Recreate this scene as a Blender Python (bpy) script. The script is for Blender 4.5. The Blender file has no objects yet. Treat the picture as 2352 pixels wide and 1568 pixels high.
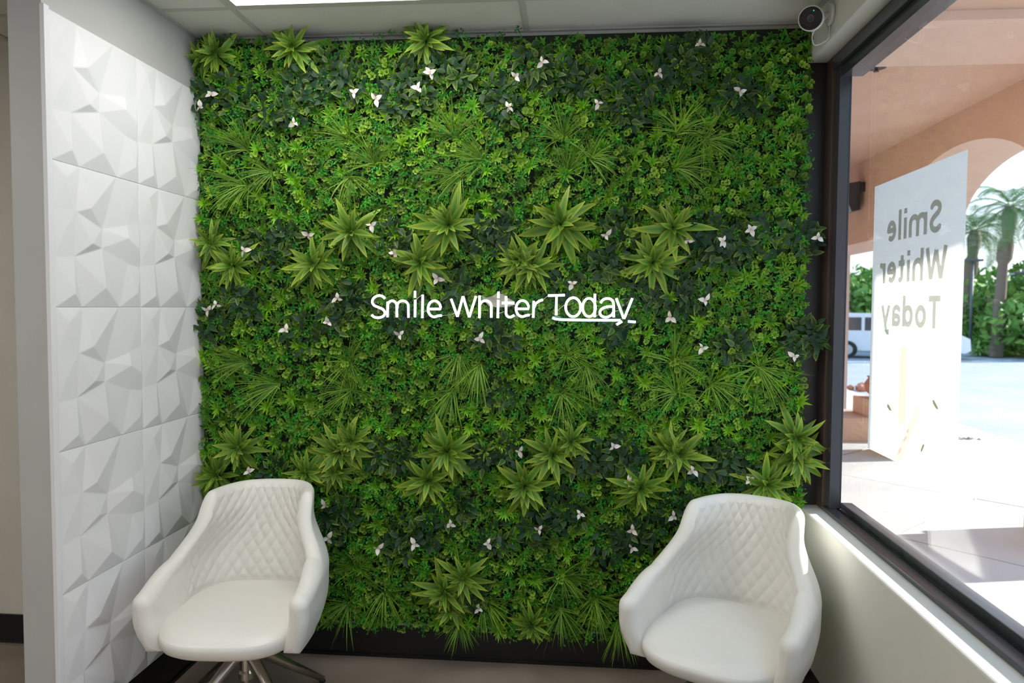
import bpy, bmesh, math, random
import numpy as np
from mathutils import Vector, Matrix
random.seed(7); rng = np.random.default_rng(7)
sc = bpy.context.scene; COL = sc.collection
PI = math.pi

# ------------------------------------------------------------ camera
W = 2.774           # inner face of the window wall
ZC = 2.91           # ceiling height
CAMLOC = Vector((1.7816, -3.4114, 1.6693)); YAW, PITCH, ROLL, F = -.0878, -.0470, .0051, 1705.0
fwd = Vector((math.sin(YAW)*math.cos(PITCH), math.cos(YAW)*math.cos(PITCH), math.sin(PITCH)))
rt0 = Vector((math.cos(YAW), -math.sin(YAW), 0)); up0 = rt0.cross(fwd)
RT = rt0*math.cos(ROLL)+up0*math.sin(ROLL); UP = -rt0*math.sin(ROLL)+up0*math.cos(ROLL)
cd = bpy.data.cameras.new('camera'); cam = bpy.data.objects.new('camera', cd); COL.objects.link(cam)
cd.sensor_fit = 'HORIZONTAL'; cd.sensor_width = 36; cd.lens = 36*F/2352; cd.clip_start = .05; cd.clip_end = 400
cd.dof.use_dof = True; cd.dof.focus_distance = 3.15; cd.dof.aperture_fstop = 2.8
m = Matrix((RT, UP, -fwd)).transposed().to_4x4(); m.translation = CAMLOC; cam.matrix_world = m
sc.camera = cam
def at(x, y, ax, v):
    """measure the photograph: the point of the plane (axis ax = v) seen at photo pixel x, y"""
    d = RT*((x-1176)/F)+UP*(-(y-784)/F)+fwd
    return CAMLOC+d*((v-CAMLOC[ax])/d[ax])

# ------------------------------------------------------------ light
sc.view_settings.view_transform = 'Standard'; sc.view_settings.look = 'None'
sc.view_settings.exposure = 0.1; sc.view_settings.gamma = 1; sc.view_settings.use_curve_mapping = False
wd = bpy.data.worlds.new('sky'); sc.world = wd; wd.use_nodes = True
nt = wd.node_tree; nt.nodes.clear()
o_ = nt.nodes.new('ShaderNodeOutputWorld'); bg = nt.nodes.new('ShaderNodeBackground'); tc = nt.nodes.new('ShaderNodeTexCoord')
sp = nt.nodes.new('ShaderNodeSeparateXYZ'); rp = nt.nodes.new('ShaderNodeValToRGB')
nt.links.new(tc.outputs['Generated'], sp.inputs[0]); nt.links.new(sp.outputs['Z'], rp.inputs[0])
rp.color_ramp.elements[0].position = 0.0; rp.color_ramp.elements[0].color = (.93, .97, 1, 1)
rp.color_ramp.elements[1].position = .45; rp.color_ramp.elements[1].color = (.34, .60, 1, 1)
nt.links.new(rp.outputs[0], bg.inputs['Color']); bg.inputs['Strength'].default_value = 2.0
nt.links.new(bg.outputs[0], o_.inputs[0])
SUN_S = .42
sl = bpy.data.lights.new('sun', 'SUN'); sl.energy = 12.5; sl.angle = math.radians(.8); sl.color = (1, .97, .92)
so = bpy.data.objects.new('sun', sl); COL.objects.link(so); so.location = (12, 3, 8)
so.rotation_euler = Vector((-1, -.22, -SUN_S)).to_track_quat('-Z', 'Y').to_euler()
TROFFER = 8.4; NEON = 3.2

# ------------------------------------------------------------ materials
MATS = {}
def mat(name, col, rough=.6, metal=0, spec=.5, build=None):
    if name in MATS: return MATS[name]
    mt = bpy.data.materials.new(name); mt.use_nodes = True
    b = mt.node_tree.nodes['Principled BSDF']
    b.inputs['Base Color'].default_value = (*col, 1); b.inputs['Roughness'].default_value = rough
    b.inputs['Metallic'].default_value = metal; b.inputs['Specular IOR Level'].default_value = spec
    if build: build(mt.node_tree, b)
    MATS[name] = mt; return mt
def noise_col(scale, c1, c2, detail=4, bump=0, bscale=None, dist=.002, lo=.35, hi=.65):
    def f(t, b):
        tc = t.nodes.new('ShaderNodeTexCoord')
        n = t.nodes.new('ShaderNodeTexNoise'); n.inputs['Scale'].default_value = scale; n.inputs['Detail'].default_value = detail
        t.links.new(tc.outputs['Object'], n.inputs['Vector'])
        r = t.nodes.new('ShaderNodeValToRGB'); r.color_ramp.elements[0].position = lo; r.color_ramp.elements[1].position = hi
        r.color_ramp.elements[0].color = (*c1, 1); r.color_ramp.elements[1].color = (*c2, 1)
        t.links.new(n.outputs['Fac'], r.inputs[0]); t.links.new(r.outputs[0], b.inputs['Base Color'])
        if bump:
            n2 = t.nodes.new('ShaderNodeTexNoise'); n2.inputs['Scale'].default_value = bscale or scale*6; n2.inputs['Detail'].default_value = 3
            t.links.new(tc.outputs['Object'], n2.inputs['Vector'])
            bp = t.nodes.new('ShaderNodeBump'); bp.inputs['Strength'].default_value = bump; bp.inputs['Distance'].default_value = dist
            t.links.new(n2.outputs['Fac'], bp.inputs['Height']); t.links.new(bp.outputs[0], b.inputs['Normal'])
    return f
def leafmat(name, c0, c1, rough=.42, jitter=.25):
    """leaf pigment: attribute 'v' runs from the green blade (0) to the pale margin (1); each leaf differs a little"""
    def f(t, b):
        a = t.nodes.new('ShaderNodeAttribute'); a.attribute_name = 'v'
        mx = t.nodes.new('ShaderNodeMix'); mx.data_type = 'RGBA'
        mx.inputs[6].default_value = (*c0, 1); mx.inputs[7].default_value = (*c1, 1)
        t.links.new(a.outputs['Fac'], mx.inputs[0])
        oi = t.nodes.new('ShaderNodeObjectInfo'); mr = t.nodes.new('ShaderNodeMapRange')
        mr.inputs['To Min'].default_value = 1-jitter; mr.inputs['To Max'].default_value = 1+jitter
        t.links.new(oi.outputs['Random'], mr.inputs['Value'])
        hv = t.nodes.new('ShaderNodeHueSaturation'); t.links.new(mr.outputs[0], hv.inputs['Value'])
        t.links.new(mx.outputs[2], hv.inputs['Color']); t.links.new(hv.outputs[0], b.inputs['Base Color'])
    return mat(name, c0, rough, spec=.28, build=f)
def colmat(name, rough=.45):
    def f(t, b):
        a = t.nodes.new('ShaderNodeAttribute'); a.attribute_name = 'Col'
        t.links.new(a.outputs['Color'], b.inputs['Base Color'])
    return mat(name, (.1, .2, .05), rough, spec=.28, build=f)
def emit(name, col, s):
    if name in MATS: return MATS[name]
    mt = bpy.data.materials.new(name); mt.use_nodes = True; t = mt.node_tree; t.nodes.clear()
    e = t.nodes.new('ShaderNodeEmission'); e.inputs[0].default_value = (*col, 1); e.inputs[1].default_value = s
    o = t.nodes.new('ShaderNodeOutputMaterial'); t.links.new(e.outputs[0], o.inputs[0]); MATS[name] = mt; return mt
def clear(name, tint, ior=1.45, rough=0.0):
    mt = bpy.data.materials.new(name); mt.use_nodes = True; t = mt.node_tree; t.nodes.clear()
    tr = t.nodes.new('ShaderNodeBsdfTransparent'); tr.inputs[0].default_value = (*tint, 1)
    g = t.nodes.new('ShaderNodeBsdfGlossy'); g.inputs['Roughness'].default_value = rough
    lw = t.nodes.new('ShaderNodeLayerWeight'); lw.inputs['Blend'].default_value = .5      # Schlick, the same from both sides of the sheet
    pw = t.nodes.new('ShaderNodeMath'); pw.operation = 'POWER'; pw.inputs[1].default_value = 5; t.links.new(lw.outputs['Facing'], pw.inputs[0])
    r0 = ((ior-1)/(ior+1))**2; fr = t.nodes.new('ShaderNodeMath'); fr.operation = 'MULTIPLY_ADD'; fr.inputs[1].default_value = 1-r0; fr.inputs[2].default_value = r0; t.links.new(pw.outputs[0], fr.inputs[0])
    mx = t.nodes.new('ShaderNodeMixShader'); o = t.nodes.new('ShaderNodeOutputMaterial')
    t.links.new(fr.outputs[0], mx.inputs[0]); t.links.new(tr.outputs[0], mx.inputs[1]); t.links.new(g.outputs[0], mx.inputs[2]); t.links.new(mx.outputs[0], o.inputs[0])
    MATS[name] = mt; return mt
def vinyl(name, col, trans=.45):
    mt = bpy.data.materials.new(name); mt.use_nodes = True; t = mt.node_tree; t.nodes.clear()
    d = t.nodes.new('ShaderNodeBsdfDiffuse'); d.inputs[0].default_value = (*col, 1)
    tl = t.nodes.new('ShaderNodeBsdfTranslucent'); tl.inputs[0].default_value = (*col, 1)
    mx = t.nodes.new('ShaderNodeMixShader'); mx.inputs[0].default_value = trans; o = t.nodes.new('ShaderNodeOutputMaterial')
    t.links.new(d.outputs[0], mx.inputs[1]); t.links.new(tl.outputs[0], mx.inputs[2]); t.links.new(mx.outputs[0], o.inputs[0])
    MATS[name] = mt; return mt

M_wall = mat('white_paint', (.68, .67, .62), .7, build=noise_col(3, (.66, .65, .60), (.70, .69, .64), bump=.25, bscale=160, dist=.001))
M_wallcool = mat('grey_white_paint', (.52, .52, .505), .6, build=noise_col(4, (.46, .46, .45), (.48, .48, .47), bump=.12, bscale=140, dist=.001))
M_wallwarm = mat('warm_paint', (.68, .65, .58), .75, build=noise_col(3, (.59, .56, .495), (.63, .60, .535), bump=.3, bscale=120, dist=.001))
M_panel = mat('white_panel', (.78, .78, .80), .5)
M_black = mat('black_vinyl', (.006, .006, .007), .35)
M_bronze = mat('bronze_metal', (.085, .058, .050), .4); M_reveal = mat('dark_bronze', (.020, .016, .017), .4)
M_dark = mat('dark_anodised_metal', (.050, .052, .060), .25)
M_tee = mat('tee_white', (.50, .49, .455), .5)
def speck(t, b):
    tc = t.nodes.new('ShaderNodeTexCoord'); v = t.nodes.new('ShaderNodeTexVoronoi'); v.inputs['Scale'].default_value = 60; v.inputs['Randomness'].default_value = 1
    t.links.new(tc.outputs['Object'], v.inputs['Vector'])
    n = t.nodes.new('ShaderNodeTexNoise'); n.inputs['Scale'].default_value = 25; t.links.new(tc.outputs['Object'], n.inputs['Vector'])
    ad = t.nodes.new('ShaderNodeMath'); ad.operation = 'MULTIPLY_ADD'; ad.inputs[1].default_value = -.35; ad.inputs[2].default_value = .24
    t.links.new(n.outputs['Fac'], ad.inputs[0])
    lt = t.nodes.new('ShaderNodeMath'); lt.operation = 'LESS_THAN'; t.links.new(v.outputs['Distance'], lt.inputs[0]); t.links.new(ad.outputs[0], lt.inputs[1])
    mx = t.nodes.new('ShaderNodeMix'); mx.data_type = 'RGBA'; mx.inputs[6].default_value = (.66, .645, .59, 1); mx.inputs[7].default_value = (.30, .29, .26, 1)
    t.links.new(lt.outputs[0], mx.inputs[0]); t.links.new(mx.outputs[2], b.inputs['Base Color'])
M_tile = mat('mineral_tile', (.66, .645, .59), .9, build=speck)
M_floor = mat('brown_concrete', (.2, .16, .13), .45, build=noise_col(2.2, (.20, .155, .125), (.31, .25, .205), detail=8, bump=.1, bscale=60, lo=.3, hi=.7))
M_leather = mat('white_leather', (.80, .785, .74), .42, build=noise_col(5, (.79, .775, .73), (.81, .795, .75), bump=.08, bscale=420, dist=.0006))
M_steel = mat('brushed_steel', (.50, .46, .41), .28, metal=1)
M_stucco = mat('peach_stucco', (.60, .43, .34), .85, build=noise_col(2, (.585, .415, .325), (.615, .445, .355), bump=.3, bscale=90))
M_stucco_lit = mat('lit_peach_stucco', (.70, .50, .40), .85, build=noise_col(2, (.67, .53, .45), (.70, .56, .48), bump=.3, bscale=90))  # lit copy of the peach stucco: bounce light on the beam put into colour
M_conc = mat('pale_concrete', (.5, .49, .47), .85, build=noise_col(1.5, (.50, .50, .495), (.57, .57, .56), detail=7, bump=.15, bscale=70))
M_joint = mat('joint_sand', (.10, .095, .09), .9)
M_asph = mat('pale_asphalt', (.42, .43, .44), .9, build=noise_col(.6, (.33, .34, .36), (.40, .41, .42), detail=6))
M_brick = mat('red_block', (.42, .19, .13), .85, build=noise_col(5, (.38, .165, .11), (.46, .215, .15)))
M_glass = clear('window_glass', (.97, .985, .98))
M_acryl = clear('clear_acrylic', (.86, .90, .94), 1.3, 0)
M_poster = vinyl('poster_vinyl', (.88, .88, .86), .58); M_ptext = vinyl('poster_grey_ink', (.56, .545, .505), .42)
M_py = vinyl('poster_yellow', (.92, .84, .52), .68); M_po = vinyl('poster_peach', (.93, .80, .70), .68); M_pp = vinyl('poster_coral', (.92, .62, .56), .68); M_pb = vinyl('poster_aqua', (.74, .88, .90), .68); M_pd = vinyl('poster_brown', (.34, .30, .20), .35)
M_white = mat('white_plastic', (.75, .75, .74), .4); M_bplast = mat('black_plastic', (.012, .012, .013), .25)
M_neon = emit('white_tube', (1, .98, .98), NEON); M_neonb = emit('ice_blue_tube', (.40, .84, 1), NEON*.9)
M_diff = emit('lit_diffuser', (1, .97, .91), TROFFER)
M_beige = mat('beige_board', (.42, .36, .25), .8)
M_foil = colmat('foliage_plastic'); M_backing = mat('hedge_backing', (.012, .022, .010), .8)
M_ros = leafmat('rosette_leaf', (.062, .205, .028), (.46, .53, .045), .45, .25)
M_gar = leafmat('gardenia_leaf', (.014, .050, .022), (.34, .50, .02), .45, .3)
M_grass = leafmat('grass_blade', (.040, .14, .008), (.22, .40, .035), .5, .15)
M_petal = leafmat('petal', (.80, .76, .72), (.45, .30, .18), .5, .06)
M_clover = leafmat('clover_leaf', (.125, .265, .014), (.28, .44, .04), .5, .4)
M_burst = leafmat('burst_leaf', (.12, .34, .007), (.31, .54, .016), .42, .3)
M_box = leafmat('boxwood_leaf', (.032, .24, .014), (.08, .42, .02), .45, .3)
M_tree = leafmat('tree_leaves', (.07, .19, .03), (.25, .42, .09), .6, .2)
M_palm = leafmat('palm_leaves', (.10, .20, .07), (.26, .38, .16), .55, .2)
M_trunk = mat('bark', (.16, .12, .09), .9); M_pole = mat('pole_paint', (.10, .11, .12), .5); M_polel = mat('pole_pale', (.5, .5, .48), .5)
M_car = mat('white_car_paint', (.78, .79, .80), .25); M_carw = mat('car_window', (.05, .06, .07), .1); M_tyre = mat('tyre', (.015, .015, .016), .8)
M_grassg = mat('lawn_green', (.10, .22, .04), .9, build=noise_col(6, (.07, .17, .03), (.14, .28, .05)))
M_red = mat('red_plastic', (.4, .03, .02), .3)

# ------------------------------------------------------------ helpers
def mesh_np(name, V, Fa, attr=None, col=None, smooth=False):
    me = bpy.data.meshes.new(name); V = np.asarray(V, dtype=np.float32)
    if isinstance(Fa, np.ndarray):
        n, k = Fa.shape; me.vertices.add(len(V)); me.vertices.foreach_set('co', V.ravel())
        me.loops.add(n*k); me.loops.foreach_set('vertex_index', Fa.astype(np.int32).ravel())
        me.polygons.add(n); me.polygons.foreach_set('loop_start', np.arange(0, n*k, k, dtype=np.int32))
        me.update(calc_edges=True)
    else:
        me.from_pydata([tuple(v) for v in V.tolist()], [], Fa)
    if attr is not None:
        a = me.attributes.new('v', 'FLOAT', 'POINT'); a.data.foreach_set('value', np.asarray(attr, dtype=np.float32))
    if col is not None:
        a = me.attributes.new('Col', 'FLOAT_COLOR', 'POINT'); a.data.foreach_set('color', np.asarray(col, dtype=np.float32).ravel())
    if smooth: me.polygons.foreach_set('use_smooth', np.ones(len(me.polygons), dtype=bool))
    return me
def ob(name, me, material=None, parent=None, mtx=None):
    if material is not None and len(me.materials) == 0: me.materials.append(material)
    o = bpy.data.objects.new(name, me); COL.objects.link(o)
    if parent is not None: o.parent = parent
    if mtx is not None: o.matrix_basis = mtx
    return o
def tag(o, label, cat, group=None):
    o['label'] = label; o['category'] = cat
    if group: o['group'] = group
    return o
def thing(name, loc, label, cat, group=None, rz=0):
    o = bpy.data.objects.new(name, None); COL.objects.link(o); o.location = loc; o.rotation_euler = (0, 0, rz); o.empty_display_size = .05
    return tag(o, label, cat, group)
def struct(o): o['kind'] = 'structure'; return o
def bmo(name, bm, material, parent=None, smooth=False, bevel=0, seg=2):
    if bevel:
        bmesh.ops.bevel(bm, geom=[e for e in bm.edges if len(e.link_faces) == 2 and e.calc_face_angle(0) > .5], offset=bevel, segments=seg, affect='EDGES', profile=.6)
    bmesh.ops.recalc_face_normals(bm, faces=bm.faces)
    me = bpy.data.meshes.new(name); bm.to_mesh(me); bm.free()
    if smooth: me.polygons.foreach_set('use_smooth', np.ones(len(me.polygons), dtype=bool))
    return ob(name, me, material, parent)
def addbox(bm, x0, x1, y0, y1, z0, z1, mtx=None):
    r = bmesh.ops.create_cube(bm, size=1)['verts']
    bmesh.ops.scale(bm, vec=(x1-x0, y1-y0, z1-z0), verts=r); bmesh.ops.translate(bm, vec=((x0+x1)/2, (y0+y1)/2, (z0+z1)/2), verts=r)
    if mtx is not None: bmesh.ops.transform(bm, matrix=mtx, verts=r)
def box(name, b, material, parent=None, bevel=0, mtx=None):
    bm = bmesh.new(); addbox(bm, *b, mtx); return bmo(name, bm, material, parent, bevel=bevel)
def addprism(bm, poly, h, mtx):
    """polygon in local xy, extruded along local z by h"""
    a = [bm.verts.new(mtx @ Vector((x, y, 0))) for x, y in poly]; b = [bm.verts.new(mtx @ Vector((x, y, h))) for x, y in poly]
    n = len(poly); bm.faces.new(a[::-1]); bm.faces.new(b)
    for i in range(n): bm.faces.new((a[i], a[(i+1) % n], b[(i+1) % n], b[i]))
def addtube(bm, pts, rad, n=8, cap=True):
    pts = [Vector(p) for p in pts]; rad = rad if isinstance(rad, (list, tuple)) else [rad]*len(pts)
    rings = []; prev = None
    for i, p in enumerate(pts):
        t = (pts[min(i+1, len(pts)-1)]-pts[max(i-1, 0)]).normalized()
        if prev is None: u = t.cross(Vector((0, 0, 1)) if abs(t.z) < .9 else Vector((1, 0, 0))).normalized()
        else: u = (prev-t*prev.dot(t)).normalized()
        prev = u; w = t.cross(u)
        rings.append([bm.verts.new(p+(u*math.cos(2*PI*k/n)+w*math.sin(2*PI*k/n))*rad[i]) for k in range(n)])
    for a, b in zip(rings, rings[1:]):
        for k in range(n): bm.faces.new((a[k], a[(k+1) % n], b[(k+1) % n], b[k]))
    if cap: bm.faces.new(rings[0][::-1]); bm.faces.new(rings[-1])
def tube(name, pts, rad, material, parent=None, n=8):
    bm = bmesh.new(); addtube(bm, pts, rad, n); return bmo(name, bm, material, parent, smooth=True)
def lathe(bm, prof, n=24, mtx=Matrix()):
    rings = [[bm.verts.new(mtx @ Vector((r*math.cos(2*PI*k/n), r*math.sin(2*PI*k/n), z))) for k in range(n)] for r, z in prof]
    for a, b in zip(rings, rings[1:]):
        for k in range(n): bm.faces.new((a[k], a[(k+1) % n], b[(k+1) % n], b[k]))
    bm.faces.new(rings[0][::-1]); bm.faces.new(rings[-1])
def catmull(pts, sub=6):
    P = [np.array(p, float) for p in pts]; out = []
    if len(P) == 2: return [tuple(P[0]), tuple(P[1])]
    E_ = [2*P[0]-P[1]]+P+[2*P[-1]-P[-2]]
    for i in range(1, len(E_)-2):
        for k in range(sub):
            t = k/sub; a, b, c, d = E_[i-1:i+3]
            out.append(tuple(.5*(2*b+(c-a)*t+(2*a-5*b+4*c-d)*t*t+(3*b-a-3*c+d)*t**3)))
    out.append(tuple(P[-1])); return out
ORD = ['first', 'second', 'third', 'fourth', 'fifth', 'sixth', 'seventh', 'eighth', 'ninth', 'tenth', 'eleventh', 'twelfth', 'thirteenth', 'fourteenth', 'fifteenth', 'sixteenth', 'seventeenth', 'eighteenth', 'nineteenth', 'twentieth', 'twenty-first', 'twenty-second']

# ------------------------------------------------------------ room shell
struct(box('floor', (-3.2, 2.9, -6.2, .1, -.1, 0), M_floor))
XF0, XF1 = W+.083, W+.141     # window frame, inner and glass side
wb = struct(box('wall_back', (-.06, W+.168, 0, .12, 0, 3.2), M_wall))
struct(box('wall_back_left', (-3.2, -.06, -.06, .12, 0, 3.2), M_wallwarm))
struct(box('wall_front', (-3.2, 2.9, -6.3, -6.2, 0, 3.2), M_wall))
struct(box('wall_far_left', (-3.3, -3.2, -6.3, .12, 0, 3.2), M_wallwarm))
wl = struct(box('wall_left', (-.122, 0, -1.047, 0, 0, ZC+.02), M_wallcool, bevel=.004))
struct(box('trim_corner', (-.004, .012, -1.052, -1.026, .16, 2.665), M_panel, bevel=.002))
SILL = .787; HEAD = 2.74
wr = struct(box('wall_right', (W, W+.10, -6.2, 0, 0, SILL), M_wall, bevel=.008))
box('wall_header', (W, W+.168, -6.2, 0, HEAD, 3.2), M_wall, wr, bevel=.010)
box('wall_outside_face', (W+.101, W+.168, -6.2, .12, -.1, SILL-.01), M_stucco, wr)
# baseboards
def base(nm, b, lip):
    o = struct(box(nm, b, M_black)); box('toe_strip', lip, M_black, o); return o
base('baseboard_back', (.002, W, -.012, -.001, 0, .150), (.002, W, -.02, -.012, 0, .014))
base('baseboard_left', (.0, .012, -1.05, -.012, 0, .156), (.012, .02, -1.05, -.02, 0, .014))
base('baseboard_right', (W-.012, W, -6.2, -.02, 0, .150), (W-.02, W-.012, -6.2, -.02, 0, .014))
o = struct(box('baseboard_back_left', (-3.2, -.124, -.072, -.061, 0, .150), M_black)); box('toe_strip', (-3.2, -.124, -.08, -.072, 0, .012), M_steel, o)

# sculpted white wall panels, 50 cm squares, each one a piece of wall_left
PT = dict(T0=(150, 100, 0), T1=(385, 172, 0), T2=(690, 264, 0), T3=(883, 322, 0), L1=(170, 495, 0), L2=(183, 925, 0), BL=(195, 1350, 0), B1=(420, 1350, 0), B2=(735, 1362, 0), BR=(915, 1378, 0),
          R1=(896, 650, 0), R2=(907, 1040, 0), R3=(912, 1250, 0), a=(250, 250, .55), b=(440, 520, 1), c=(333, 545, .55), d=(575, 700, .05), e=(780, 675, .25), f=(260, 690, .35), g=(460, 820, 1), h=(340, 925, .15), i=(570, 862, .2), j=(770, 785, .9), k=(792, 1000, .1), l=(330, 1240, .8), m=(580, 1200, 1), p=(868, 880, .7), q=(868, 1252, .6))
PFACE = [s.split() for s in 'T0 T1 a|T0 a L1|T1 b c|a T1 c|L1 a c|L1 c f|c b d|T1 T2 d b|T2 e d|T2 T3 e|T3 R1 e|L1 f L2|f c h|f h L2|c d g|c g h|g i h|g d i|d e j|d j i|i j k|e R1 p|e p j|j p k|p R2 k|R1 R2 p|L2 h l|L2 l BL|BL l B1|h i m|h m B1|h B1 l|B1 m B2|i k B2|i B2 m|k R2 q|k q B2|B2 q BR|R2 R3 q|R3 BR q'.split('|')]
def panel_mesh():
    names = list(PT); V = []
    for n in names:
        x, y, hh = PT[n]; tl, tr, bl, br = (np.array(PT[q][:2], float) for q in ('T0', 'T3', 'BL', 'BR'))
        u, v = .5, .5
        for _ in range(12):      # invert the bilinear quad
            P = tl*(1-u)*(1-v)+tr*u*(1-v)+bl*(1-u)*v+br*u*v; du = (tr-tl)*(1-v)+(br-bl)*v; dv = (bl-tl)*(1-u)+(br-tr)*u
            s = np.linalg.solve(np.array([du, dv]).T, np.array([x, y])-P); u += s[0]; v += s[1]
        if n[0] == 'T': v = 0.0
        if n[0] == 'B': v = 1.0
        if n in ('T0', 'L1', 'L2', 'BL'): u = 0.0
        if n in ('T3', 'R1', 'R2', 'R3', 'BR'): u = 1.0
        uu = 283*u/(335*(1-u)+283*u)
        V.append((.006+.020*hh, .0002+.4996*uu, -.0002-.4996*v))
    idx = {n: k for k, n in enumerate(names)}; Fc = [[idx[n] for n in f] for f in PFACE]
    rim = [idx[n] for n in ('T0', 'T1', 'T2', 'T3', 'R1', 'R2', 'R3', 'BR', 'B2', 'B1', 'BL', 'L2', 'L1')]
    off = len(V); V += [(0.0, V[r][1], V[r][2]) for r in rim]; n = len(rim)
    Fc += [[rim[k], off+k, off+(k+1) % n, rim[(k+1) % n]] for k in range(n)]
    bm = bmesh.new(); vs = [bm.verts.new(v) for v in V]
    for f in Fc: bm.faces.new([vs[q] for q in f])
    bmesh.ops.triangulate(bm, faces=[f for f in bm.faces if len(f.verts) == 4])
    bmesh.ops.recalc_face_normals(bm, faces=bm.faces)
    bmesh.ops.bevel(bm, geom=[e for e in bm.edges if len(e.link_faces) == 2 and e.calc_face_angle(0) > .08], offset=.0022, segments=1, affect='EDGES')
    me = bpy.data.meshes.new('sculpted_panel'); bm.to_mesh(me); bm.free(); return me
pm = panel_mesh()
for r in range(5):
    for y0 in (-1.024, -.524): ob('sculpted_panel', pm, M_panel, wl, Matrix.Translation((.001, y0, 2.659-.5*r)))

# ceiling: slab, tiles, tees
ce = struct(box('ceiling', (-3.2, W+.168, -6.3, .12, 3.1, 3.2), M_wall))
TX = [-3.2, -2.112, -.893, .327, 1.546, W]; TY = [0, -.356, -.966, -1.576, -2.186, -2.796, -3.406, -4.016, -4.626, -5.236, -6.2]
LIGHTS = [(3, 1), (3, 4), (3, 7), (1, 3), (1, 7)]  # first panel is in view; the rest are unseen, added as fill light
for i in range(5):
    for j in range(len(TY)-1):
        if (i, j) in LIGHTS: continue
        box('ceiling_tile', (TX[i]+.006, TX[i+1]-.006, TY[j+1]+.006, TY[j]-.006, ZC+.002, ZC+.018), M_tile, ce, bevel=.003)
for x in TX[1:-1]: box('ceiling_tee', (x-.012, x+.012, -6.2, -.001, ZC-.003, ZC+.004), M_tee, ce)
for y in TY[1:-1]: box('ceiling_tee', (-3.2, W, y-.012, y+.012, ZC-.002, ZC+.004), M_tee, ce)
box('wall_angle', (.001, .022, -1.047, -.001, ZC-.004, ZC+.004), M_tee, ce); box('wall_angle', (.0, W, -.022, -.001, ZC-.004, ZC+.004), M_tee, ce); box('wall_angle', (W-.02, W, -6.2, -.001, ZC-.004, ZC+.004), M_tee, ce)
LN = {(3, 1): 'lit ceiling light panel nearest the green wall', (3, 4): 'lit ceiling light panel above the viewer', (3, 7): 'lit ceiling light panel at the back of the room, behind the viewer', (1, 3): 'lit ceiling light panel beyond the white column', (1, 7): 'lit ceiling light panel in the far back corner away from the window'}
for (i, j) in LIGHTS:
    t = thing('ceiling_light', ((TX[i]+TX[i+1])/2, (TY[j]+TY[j+1])/2, ZC), LN[(i, j)], 'ceiling light', 'ceiling light panels')
    hx = (TX[i+1]-TX[i])/2-.013; hy = (TY[j]-TY[j+1])/2-.013
    bm = bmesh.new(); g = .022
    addbox(bm, -hx, hx, -hy, -hy+g, -.004, .03); addbox(bm, -hx, hx, hy-g, hy, -.004, .03); addbox(bm, -hx, -hx+g, -hy+g, hy-g, -.004, .03); addbox(bm, hx-g, hx, -hy+g, hy-g, -.004, .03)
    bmo('frame', bm, M_tee, t); box('diffuser', (-hx+g, hx-g, -hy+g, hy-g, .004, .012), M_diff, t)

# window in the right wall
win = bpy.data.objects.new('window_1', None); COL.objects.link(win); struct(win)
YJ = -.135; YE = -6.2
box('window_jamb', (W+.002, XF0, -.006, -.001, SILL, HEAD), M_reveal, win)
box('window_jamb', (XF0, XF1+.02, -.085, -.001, SILL, HEAD), M_bronze, win, bevel=.002)
box('window_jamb', (XF0+.014, XF1+.006, YJ, -.086, SILL+.018, HEAD-.02), M_dark, win, bevel=.002)
box('bottom_rail', (XF0, XF1-.004, YE, -.061, SILL, SILL+.018), M_dark, win, bevel=.002)
box('bottom_rail', (XF1+.004, XF1+.05, YE, YJ, SILL-.01, SILL+.046), M_dark, win, bevel=.002)
box('glazing_gasket', (XF1-.012, XF1-.003, YE, YJ, SILL+.018, SILL+.021), M_black, win)
box('top_rail', (XF0, XF1-.004, YE, -.061, HEAD-.055, HEAD), M_dark, win, bevel=.002)
box('top_rail', (XF0+.02, XF1+.05, YE, YJ, HEAD-.10, HEAD-.056), M_dark, win, bevel=.002)
box('window_mullion', (XF0, XF1+.05, -3.02, -2.95, SILL+.018, HEAD-.056), M_bronze, win, bevel=.002)
box('window_pane', (XF1-.003, XF1+.003, -2.95, YJ, SILL+.018, HEAD-.056), M_glass, win)
box('window_pane', (XF1-.003, XF1+.003, YE, -3.02, SILL+.018, HEAD-.056), M_glass, win)

# ------------------------------------------------------------ porch, paving, street
struct(box('ground', (W+.168, 90, -60, 120, -.5, -.06), M_asph))
pv = struct(box('pavement', (W+.168, 7.4, -5, 14, -.059, -.034), M_joint))
S2 = 2.4/math.sqrt(2)
mtx45 = Matrix.Rotation(PI/4, 4, 'Z')
# joints run along X+Y = 8.8 + 2.4k and Y-X = -1.86 + 2.4k
for a in range(-6, 8):
    for b in range(-6, 8):
        su, dv = 8.8+2.4*(a+.5), -1.86+2.4*(b+.5); cx, cy = (su-dv)/2, (su+dv)/2
        if not (2.2 < cx < 8.6 and -5 < cy < 14): continue
        # clip each square slab to the paved strip
        poly = [Vector((cx+dx, cy+dy)) for dx, dy in ((1.184, 0), (0, 1.184), (-1.184, 0), (0, -1.184))]
        for ax, lim, sg in ((0, W+.17, 1), (0, 7.39, -1)):
            out = []
            for p, q in zip(poly, poly[1:]+poly[:1]):
                dp, dq = (p[ax]-lim)*sg, (q[ax]-lim)*sg
                if dp >= 0: out.append(p)
                if dp*dq < 0: out.append(p.lerp(q, dp/(dp-dq)))
            poly = out
            if len(poly) < 3: break
        if len(poly) < 3: continue
        bm = bmesh.new(); addprism(bm, [(p.x, p.y) for p in poly], .0125+.003*random.random(), Matrix.Translation((0, 0, -.034)))
        bmo('paving_slab', bm, M_conc, pv)
ZP = 3.497
struct(box('porch_ceiling', (W+.168, 6.0, .75, 13, ZP, ZP+.2), M_stucco))
struct(box('beam_porch', (W+.168, 5.29, 1.45, 2.33, ZP-.06, ZP-.001), M_stucco_lit))
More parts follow.
